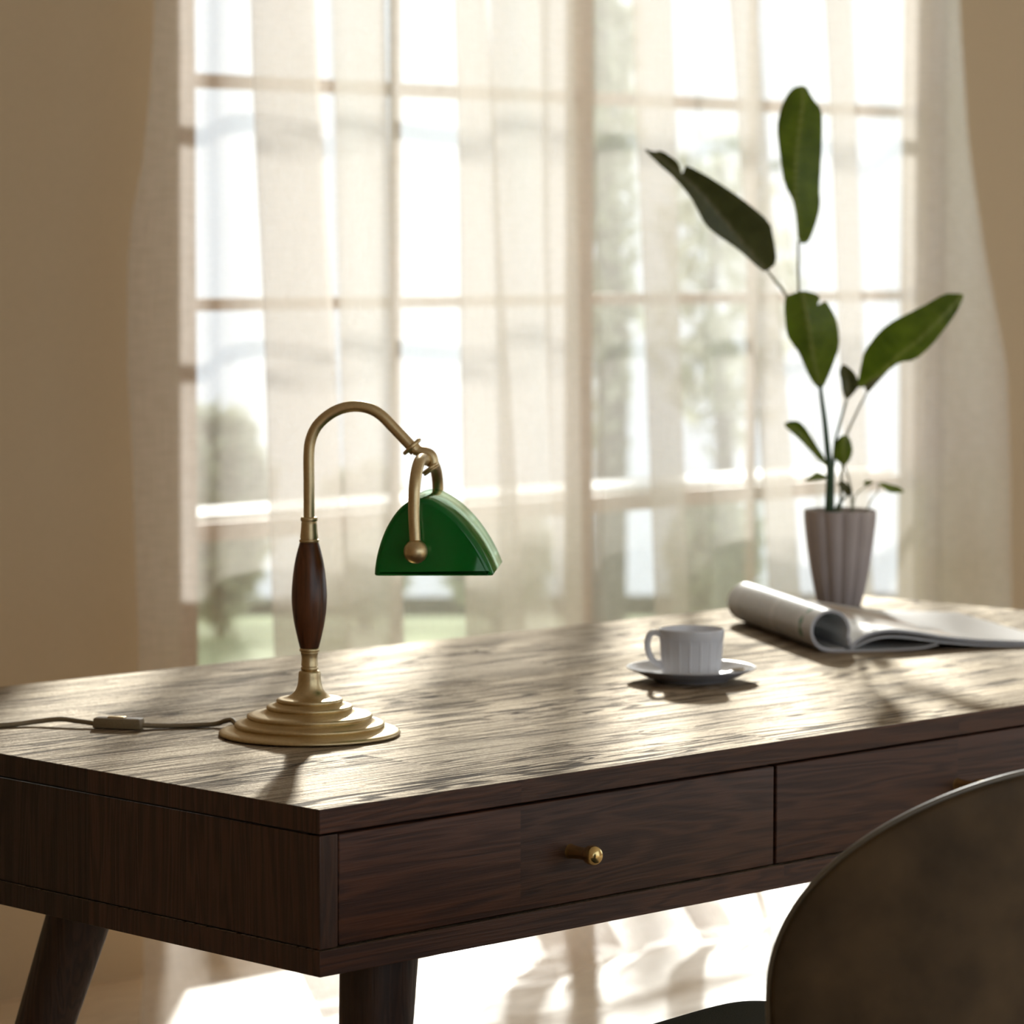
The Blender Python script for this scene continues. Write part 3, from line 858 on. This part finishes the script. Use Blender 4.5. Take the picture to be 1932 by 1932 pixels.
# ------------------------------------------------------------------ magazine
MS, MWv = V((0.5215, 0.8533, 0)), V((0.8533, -0.5215, 0))
MO = V((1.385, 0.495, H))
MH = 0.39
mag = empty('magazine', MO, 'open magazine with its left pages rolled back, near the plant pot', 'magazine')
def sheet(bm, sec, thick, u0, bulge=0.0):
    """sec: polyline (across, up) in the section; extruded along the spine with a thickness"""
    uvl = bm.loops.layers.uv.verify()
    P = [(p.x, p.y) for p in spline([(a, z, 0) for a, z in sec], 8)]
    us = [u0]
    for (a0, z0), (a1, z1) in zip(P, P[1:]):
        us.append(us[-1] + math.hypot(a1 - a0, z1 - z0))
    nv = 8
    def nor(k):
        a0, z0 = P[max(k - 1, 0)]; a1, z1 = P[min(k + 1, len(P) - 1)]
        ln = math.hypot(a1 - a0, z1 - z0) or 1
        return -(z1 - z0) / ln, (a1 - a0) / ln
    top, bot = [], []
    for j in range(nv + 1):
        v = j / nv * MH
        rt, rb = [], []
        for k, (a, z) in enumerate(P):
            nx, nz = nor(k)
            q = MO + MS * v + MWv * a + V((0, 0, z))
            e = MWv * nx + V((0, 0, nz))
            rt.append(bm.verts.new(q + e * thick / 2)); rb.append(bm.verts.new(q - e * thick / 2))
        top.append(rt); bot.append(rb)
    def quad(vs, uvs):
        f = bm.faces.new(vs)
        for l, c in zip(f.loops, uvs): l[uvl].uv = c
        return f
    m_ = len(P)
    for j in range(nv):
        for k in range(m_ - 1):
            c = [(us[k], j / nv * MH), (us[k + 1], j / nv * MH), (us[k + 1], (j + 1) / nv * MH), (us[k], (j + 1) / nv * MH)]
            quad((top[j][k], top[j][k + 1], top[j + 1][k + 1], top[j + 1][k]), c)
            quad((bot[j][k], bot[j + 1][k], bot[j + 1][k + 1], bot[j][k + 1]), [c[0], c[3], c[2], c[1]])
    edge = []
    for k in range(m_ - 1):
        edge.append(quad((top[0][k], bot[0][k], bot[0][k + 1], top[0][k + 1]), [(9, 9)] * 4))
        edge.append(quad((top[nv][k], top[nv][k + 1], bot[nv][k + 1], bot[nv][k]), [(9, 9)] * 4))
    for j in range(nv):
        edge.append(quad((top[j][0], top[j + 1][0], bot[j + 1][0], bot[j][0]), [(9, 9)] * 4))
        edge.append(quad((top[j][-1], bot[j][-1], bot[j + 1][-1], top[j + 1][-1]), [(9, 9)] * 4))
    for f in edge: f.material_index = 1
    return bm
R_ = 0.0265
roll = [(-0.006, 0.0030), (-0.018, 0.0026)]
for k in range(13):
    t = -pi / 2 - k / 12 * (1.62 * pi)
    roll.append((-0.026 + R_ * cos(t), 0.0295 + R_ * sin(t)))
roll += [(0.0005, 0.0175), (0.0025, 0.0075)]
o = obj('rolled_pages', sheet(bmesh.new(), roll[::-1], 0.0042, 0.0), M['pages'], mag, angle=40)
o.data.materials.append(M['paper'])
# UV of the roll: measured back from the spine as negative distances
for l in o.data.uv_layers[0].data:
    if l.uv[0] < 5: l.uv[0] = -l.uv[0]
o = obj('flat_pages', sheet(bmesh.new(), [(0.003, 0.0070), (0.012, 0.0150), (0.026, 0.0225), (0.045, 0.0270), (0.066, 0.0275), (0.095, 0.0240), (0.135, 0.0170), (0.180, 0.0115), (0.230, 0.0080), (0.270, 0.0062), (0.300, 0.0052)], 0.0042, 0.0), M['pages'], mag, angle=40)
o.data.materials.append(M['paper'])
o = obj('flat_pages', sheet(bmesh.new(), [(0.003, 0.0040), (0.014, 0.0085), (0.030, 0.0150), (0.052, 0.0190), (0.075, 0.0185), (0.105, 0.0145), (0.140, 0.0095), (0.185, 0.0050), (0.235, 0.0026), (0.280, 0.0018), (0.297, 0.0016)], 0.0026, 0.0), M['pages'], mag, angle=40)
o.data.materials.append(M['paper'])
o = obj('cover', sheet(bmesh.new(), [(-0.018, 0.0012), (0.0, 0.0012), (0.03, 0.0012), (0.07, 0.0014), (0.105, 0.0030), (0.128, 0.0075)], 0.0022, 0.3), M['pages'], mag, angle=40)
o.data.materials.append(M['paper'])

# ------------------------------------------------------------------ potted plant
PX, PY = 1.8386, 0.8942
PA, PF = V((0.7137, -0.7005, 0)), V((0.7005, 0.7137, 0))
plant = empty('potted_banana_plant', (PX, PY, H), 'young banana plant with broad leaves in a fluted mauve-grey pot', 'plant')
def pp3(a, z, f=0.0): return V((PX, PY, H + z)) + PA * a + PF * f
def lobes(r, h, t):
    if r < 0.02: return r
    k = 0.058 * min(1.0, (0.1475 - h) / 0.02 + 0.35)
    return r * (1 - k + k * 2 * abs(cos(t * 6)) ** 0.8 - k * 0.4)
prof = [(0, 0.0), (0.0300, 0.0), (0.0322, 0.0012)] + arc_prof([(0.0330, 0.004), (0.0400, 0.035), (0.0468, 0.075), (0.0520, 0.115), (0.0548, 0.1440), (0.0550, 0.1466)], 5) + [(0.0545, 0.1474), (0.0530, 0.1474), (0.0522, 0.1464), (0.0505, 0.125), (0.0480, 0.110), (0, 0.110)]
obj('fluted_pot', lathe(bmesh.new(), prof, (PX, PY, H), 144, None, lobes), M['pot'], plant, angle=60)
b = bmesh.new()
lathe(b, [(0.0497, 0.128), (0.046, 0.1335), (0.036, 0.1352), (0.02, 0.1372), (0.0, 0.1380)], (PX, PY, H), 36)
for v in b.verts: v.co.z += 0.003 * noise.noise(v.co * 90)
obj('soil', b, M['soil'], plant)

def leaf(name, outline, rib, bend=0.02, fold=0.25, tilt=0.0, m='leaf', f0=0.0, z_off=0.0, dens=0.006):
    O = [V(p).to_2d() for p in outline]
    # one round of corner cutting
    Q = []
    for i, p in enumerate(O):
        q = O[(i + 1) % len(O)]
        Q += [p.lerp(q, 0.22), p.lerp(q, 0.78)]
    Rb = [V(p).to_2d() for p in rib]
    Rb = [p.to_2d() for p in spline([(p.x, p.y, 0) for p in Rb], 6)]
    tot = sum((a - c).length for a, c in zip(Rb, Rb[1:]))
    def rel(p):
        best = (9, 0, 0)
        acc = 0.0
        for a, c in zip(Rb, Rb[1:]):
            d_ = c - a
            ln = d_.length
            t = max(0, min(1, (p - a).dot(d_) / (ln * ln)))
            q = a + d_ * t
            dist = (p - q).length
            if dist < best[0]:
                side = d_.x * (p - a).y - d_.y * (p - a).x
                best = (dist, (acc + t * ln) / tot, 1 if side > 0 else -1)
            acc += ln
        return best
    def inside(p):
        r = False
        j = len(Q) - 1
        for i in range(len(Q)):
            if (Q[i].y > p.y) != (Q[j].y > p.y) and p.x < (Q[j].x - Q[i].x) * (p.y - Q[i].y) / (Q[j].y - Q[i].y) + Q[i].x: r = not r
            j = i
        return r
    pts = list(Q)
    xs, ys = [p.x for p in Q], [p.y for p in Q]
    y = min(ys)
    row = 0
    while y < max(ys):
        x = min(xs) + (dens / 2 if row % 2 else 0)
        while x < max(xs):
            p = V((x, y)).to_2d()
            if inside(p) and min((p - q).length for q in Q) > dens * 0.45: pts.append(p)
            x += dens
        y += dens * 0.87
        row += 1
    for p in Rb[1:-1]:
        if inside(p): pts.append(p)
    vs, es, fs, *_ = delaunay_2d_cdt(pts, [(i, (i + 1) % len(Q)) for i in range(len(Q))], [list(range(len(Q)))], 1, 1e-6)
    b = bmesh.new()
    lay = b.verts.layers.float.new('rib')
    bv = []
    for p in vs:
        dist, t, side = rel(p)
        f = f0 + tilt * t * tot + bend * (2 * t - 1) ** 2 - fold * dist + 0.0012 * sin(t * tot * 500 + side) * min(1, dist / 0.01)
        v = b.verts.new(pp3(p.x, p.y + z_off, f))
        v[lay] = max(0.0, 1 - dist / 0.0030)
        bv.append(v)
    for f in fs:
        try: b.faces.new([bv[i] for i in f])
        except ValueError: pass
    bmesh.ops.recalc_face_normals(b, faces=b.faces)
    bmesh.ops.solidify(b, geom=b.faces[:], thickness=0.0005)
    return obj(name, b, M[m], plant, angle=70)

LV = {
'top': ([(-0.0653, 0.5518), (-0.0691, 0.591), (-0.0745, 0.617), (-0.0877, 0.6395), (-0.0942, 0.6806), (-0.0992, 0.7267), (-0.0936, 0.7541), (-0.0844, 0.7743), (-0.073, 0.7879), (-0.0547, 0.7914), (-0.0453, 0.7724), (-0.0306, 0.7543), (-0.0304, 0.7254), (-0.0323, 0.6778), (-0.0349, 0.6373), (-0.0323, 0.6069), (-0.0407, 0.5765), (-0.0501, 0.5519)],
   [(-0.0647, 0.5518), (-0.071, 0.6199), (-0.0706, 0.6777), (-0.0652, 0.7268), (-0.0597, 0.7643), (-0.0599, 0.7902)]),
'left': ([(-0.1115, 0.5088), (-0.1217, 0.5111), (-0.1583, 0.543), (-0.1933, 0.5661), (-0.2079, 0.5777), (-0.2197, 0.5994), (-0.2314, 0.6211), (-0.2548, 0.6485), (-0.281, 0.6716), (-0.3044, 0.6947), (-0.2869, 0.6889), (-0.2753, 0.6912), (-0.2515, 0.6751), (-0.2468, 0.6644), (-0.2444, 0.6549), (-0.2409, 0.6644), (-0.2375, 0.6696), (-0.1938, 0.6457), (-0.1471, 0.614), (-0.1106, 0.5845), (-0.1031, 0.5561), (-0.097, 0.5228)],
   [(-0.1115, 0.5088), (-0.1584, 0.5618), (-0.1877, 0.5965), (-0.2199, 0.6312), (-0.249, 0.6572), (-0.2782, 0.6803), (-0.3044, 0.6947)]),
'center': ([(-0.035, 0.3317), (-0.0493, 0.3493), (-0.0652, 0.3861), (-0.0766, 0.4002), (-0.0853, 0.4143), (-0.0898, 0.4539), (-0.0885, 0.4722), (-0.0631, 0.4813), (-0.0391, 0.4751), (-0.0356, 0.4681), (-0.0403, 0.4582), (-0.0319, 0.4625), (-0.0262, 0.4653), (-0.0133, 0.4441), (-0.0075, 0.4258), (-0.0044, 0.3975), (-0.0154, 0.3607), (-0.0265, 0.3323)],
   [(-0.0308, 0.3317), (-0.0395, 0.3606), (-0.0468, 0.3918), (-0.0528, 0.4257), (-0.0587, 0.4568), (-0.0631, 0.4813)]),
'right': ([(0.0245, 0.3338), (0.0286, 0.3494), (0.0305, 0.3607), (0.0353, 0.3891), (0.0577, 0.4202), (0.0801, 0.4372), (0.1195, 0.4571), (0.1533, 0.4769), (0.1646, 0.4763), (0.1821, 0.4764), (0.1789, 0.4642), (0.1622, 0.4345), (0.1343, 0.3977), (0.1091, 0.375), (0.0865, 0.3722), (0.0724, 0.3608), (0.0527, 0.3466), (0.0358, 0.3324)],
   [(0.0273, 0.3338), (0.0583, 0.3551), (0.0863, 0.3835), (0.1144, 0.4062), (0.148, 0.4402), (0.1821, 0.4764)]),
'under': ([(0.0358, 0.3338), (0.0428, 0.3423), (0.0611, 0.3537), (0.0752, 0.3608), (0.064, 0.3495), (0.05, 0.3339), (0.0416, 0.3239)],
   [(0.0373, 0.3282), (0.0555, 0.3466), (0.0752, 0.3608)]),
'grey': ([(0.0099, 0.3125), (0.0033, 0.3239), (0.0012, 0.3437), (-0.0026, 0.3564), (0.0043, 0.3692), (0.0157, 0.3621), (0.0243, 0.3522), (0.0287, 0.3352), (0.0203, 0.3239)],
   [(0.0099, 0.3125), (0.0117, 0.338), (0.0043, 0.3692)]),
'lowleft': ([(-0.0198, 0.2108), (-0.0341, 0.2244), (-0.0484, 0.2386), (-0.0685, 0.2599), (-0.0899, 0.2777), (-0.0786, 0.2834), (-0.0658, 0.2834), (-0.0544, 0.2727), (-0.0457, 0.2585), (-0.0343, 0.2415), (-0.0242, 0.2273)],
   [(-0.0198, 0.2108), (-0.0456, 0.2443), (-0.0685, 0.2698), (-0.0899, 0.2777)]),
'round': ([(0.0057, 0.2145), (-0.0057, 0.2216), (-0.0129, 0.2301), (-0.0129, 0.2387), (-0.006, 0.2571), (0.0025, 0.2628), (0.011, 0.26), (0.0153, 0.2501), (0.0177, 0.2373), (0.0128, 0.2216)],
   [(0.0057, 0.2145), (0.0027, 0.2387), (0.0039, 0.2628)]),
'tinyleft': ([(-0.0202, 0.1937), (-0.0395, 0.1925), (-0.0565, 0.1908), (-0.0481, 0.1988), (-0.0382, 0.2059), (-0.0282, 0.2031), (-0.0211, 0.1988)],
   [(-0.0202, 0.196), (-0.0381, 0.1988), (-0.0565, 0.1908)]),
'cluster': ([(0.009, 0.1676), (0.0004, 0.1789), (-0.0082, 0.1889), (0.0031, 0.1932), (0.0088, 0.1889), (0.0174, 0.179), (0.0169, 0.1704)],
   [(0.0104, 0.1676), (0.006, 0.1818), (-0.0026, 0.1917)]),
'farright': ([(0.0557, 0.187), (0.0656, 0.189), (0.0798, 0.1848), (0.0912, 0.1819), (0.1013, 0.1728), (0.0857, 0.172), (0.0743, 0.1734), (0.0657, 0.1805)],
   [(0.0557, 0.187), (0.0771, 0.1796), (0.1013, 0.1728)]),
'bud': ([(0.0349, 0.189), (0.0428, 0.1932), (0.0528, 0.189), (0.0443, 0.1875), (0.0387, 0.1833)],
   [(0.0528, 0.189), (0.0429, 0.1904), (0.0349, 0.1881)]),
}
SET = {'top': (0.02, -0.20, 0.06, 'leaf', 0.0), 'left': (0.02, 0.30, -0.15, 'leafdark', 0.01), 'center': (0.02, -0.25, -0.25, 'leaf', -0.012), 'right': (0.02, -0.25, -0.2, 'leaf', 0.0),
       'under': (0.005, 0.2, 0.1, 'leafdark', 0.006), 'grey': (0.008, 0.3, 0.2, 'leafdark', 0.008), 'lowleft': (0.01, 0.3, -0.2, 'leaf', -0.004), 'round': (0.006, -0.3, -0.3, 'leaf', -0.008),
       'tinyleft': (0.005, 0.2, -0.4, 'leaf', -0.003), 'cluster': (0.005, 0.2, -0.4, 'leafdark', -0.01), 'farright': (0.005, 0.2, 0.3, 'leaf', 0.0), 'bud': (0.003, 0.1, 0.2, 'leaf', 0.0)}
for k, (o_, r_) in LV.items():
    be, fo, ti, mm, f0 = SET[k]
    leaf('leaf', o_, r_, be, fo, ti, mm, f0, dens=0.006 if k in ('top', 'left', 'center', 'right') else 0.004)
def stalk(name, pts, r0, r1, m, f0=0.0):
    P = spline([pp3(a, z, f0) for a, z in pts], 6)
    obj(name, tube(bmesh.new(), P, [r0 + (r1 - r0) * i / (len(P) - 1) for i in range(len(P))], 10), M[m], plant)
stalk('main_stem', [(-0.0178, 0.128), (-0.0167, 0.1789), (-0.0164, 0.2074), (-0.0201, 0.2415), (-0.0247, 0.2841), (-0.0292, 0.3153), (-0.0318, 0.337)], 0.0064, 0.0030, 'stem')
stalk('leaf_stalk', [(-0.0318, 0.335), (-0.048, 0.40), (-0.0600, 0.455), (-0.0641, 0.4807), (-0.0656, 0.5185), (-0.0658, 0.556)], 0.0026, 0.0017, 'stempale', 0.012)
stalk('leaf_stalk', [(-0.0300, 0.33), (-0.052, 0.41), (-0.085, 0.4749), (-0.0983, 0.4923), (-0.1116, 0.5098)], 0.0026, 0.0018, 'stempale', 0.014)
stalk('leaf_stalk', [(0.0006, 0.128), (0.0029, 0.2131), (0.0082, 0.2557), (0.0248, 0.2955), (0.0402, 0.3260)], 0.0024, 0.0015, 'stempale', 0.006)
stalk('leaf_stalk', [(-0.0107, 0.128), (-0.0087, 0.2358), (-0.0005, 0.2784), (0.0099, 0.314)], 0.0028, 0.0018, 'stem', 0.010)
stalk('leaf_stalk', [(0.0348, 0.128), (0.0460, 0.1591), (0.0572, 0.1748), (0.0560, 0.188)], 0.0012, 0.0009, 'stempale')
stalk('leaf_stalk', [(0.0205, 0.128), (0.0218, 0.1647), (0.0373, 0.1818), (0.0500, 0.189)], 0.0012, 0.0009, 'stempale')
stalk('leaf_stalk', [(0.0205, 0.128), (0.0145, 0.1846), (0.0057, 0.2160)], 0.0022, 0.0013, 'stempale', -0.006)
stalk('leaf_stalk', [(-0.0022, 0.128), (-0.0060, 0.150), (0.004, 0.1640), (0.0098, 0.1690)], 0.0030, 0.0015, 'stem', -0.009)

# ------------------------------------------------------------------ chair
XC, YB = 0.29, -0.66
chair = empty('upholstered_chair', (XC, -0.38, 0), 'brown leather chair with a rounded back, pushed up to the desk', 'chair')
def chair_pt(sx_, z, off):
    x = XC + sx_
    g = 6.0 * sx_
    n = V((-g, 1, 0)).normalized()
    return V((x, YB + 3.0 * sx_ * sx_, z)) + n * off
def outline(t):
    c, s = cos(t), sin(t)
    e = 2 / 2.25
    hw = 0.2180
    hz = 0.198 if s >= 0 else 0.250
    return math.copysign(abs(c) ** e, c) * hw, (H - 0.118) + math.copysign(abs(s) ** e, s) * hz
b = bmesh.new()
NR, NA = 12, 96
zc = H - 0.118
layers = []
TH = 0.0085
def disc(off, shrink):
    rings = [[b.verts.new(chair_pt(0, zc, off))]]
    for i in range(1, NR + 1):
        q = i / NR * shrink
        rings.append([b.verts.new(chair_pt(outline(2 * pi * k / NA)[0] * q, zc + (outline(2 * pi * k / NA)[1] - zc) * q, off)) for k in range(NA)])
    for k in range(NA):
        b.faces.new((rings[0][0], rings[1][k], rings[1][(k + 1) % NA]))
    for i in range(1, NR):
        for k in range(NA):
            b.faces.new((rings[i][k], rings[i + 1][k], rings[i + 1][(k + 1) % NA], rings[i][(k + 1) % NA]))
    return rings[-1]
r0 = disc(0.0, 0.985)
mid = []
for off, q in ((0.002, 0.996), (0.006, 1.0), (0.014, 0.999), (0.020, 0.985)):
    mid.append([b.verts.new(chair_pt(outline(2 * pi * k / NA)[0] * q, zc + (outline(2 * pi * k / NA)[1] - zc) * q, off)) for k in range(NA)])
r1 = disc(0.024, 0.96)
chain = [r0] + mid + [r1]
for A_, B_ in zip(chain, chain[1:]):
    for k in range(NA):
        b.faces.new((A_[k], A_[(k + 1) % NA], B_[(k + 1) % NA], B_[k]))
bk = obj('backrest', b, M['leather'], chair, angle=50)
# edge piping along the rim, its paler colour painting the sunlit edge
pts = [chair_pt(outline(2 * pi * k / 160)[0] * 1.004, zc + (outline(2 * pi * k / 160)[1] - zc) * 1.004, 0.010) for k in range(161)]
obj('piping', tube(bmesh.new(), pts, 0.0032, 10, False), M['leather_glint'], bk)
def super_slab(cx, cy, hx, hy, n, z0, z1, bev):
    b = bmesh.new()
    rings = []
    for z, q in ((z0, 0.95), (z0 + bev * 0.4, 0.985), (z0 + bev, 1.0), (z1 - bev, 1.0), (z1 - bev * 0.45, 0.985), (z1 - bev * 0.1, 0.955), (z1, 0.90), (z1 + 0.0006, 0.55)):
        ring = []
        for k in range(72):
            t = 2 * pi * k / 72
            c, s = cos(t), sin(t)
            ring.append(b.verts.new((cx + math.copysign(abs(c) ** (2 / n), c) * hx * q, cy + math.copysign(abs(s) ** (2 / n), s) * hy * q, z)))
        rings.append(ring)
    for i in range(len(rings) - 1):
        for k in range(72):
            b.faces.new((rings[i][k], rings[i][(k + 1) % 72], rings[i + 1][(k + 1) % 72], rings[i + 1][k]))
    b.faces.new(rings[0]); b.faces.new(rings[-1])
    return b
b = super_slab(XC, -0.355, 0.295, 0.258, 11, H - 0.336, H - 0.251, 0.020)
bmesh.ops.rotate(b, cent=(XC, -0.355, 0), matrix=Matrix.Rotation(rad(7), 3, 'Z'), verts=b.verts)
obj('seat', b, M['seat'], chair, angle=60)
for sxx in (-1, 1):
    for syy in (-1, 1):
        p = V((XC + sxx * 0.20, -0.355 + syy * 0.18, H - 0.333))
        obj('leg', tube(bmesh.new(), [p, (p.x + sxx * 0.03, p.y + syy * 0.03, 0.0)], [0.017, 0.011], 16), M['leg'], chair)

# ------------------------------------------------------------------ render look
S.view_settings.view_transform = 'Standard'
S.view_settings.look = 'None'
S.view_settings.exposure = 0.65
S.view_settings.gamma = 1.0
S.view_settings.use_curve_mapping = False
cy = S.cycles
cy.use_denoising = True
cy.max_bounces = 12
cy.diffuse_bounces = 5
cy.use_adaptive_sampling = True
cy.adaptive_threshold = 0.04
cy.glossy_bounces = 4
cy.transmission_bounces = 8
cy.transparent_max_bounces = 32
cy.sample_clamp_indirect = 6.0
cy.blur_glossy = 0.6
cy.caustics_reflective = False
cy.caustics_refractive = False
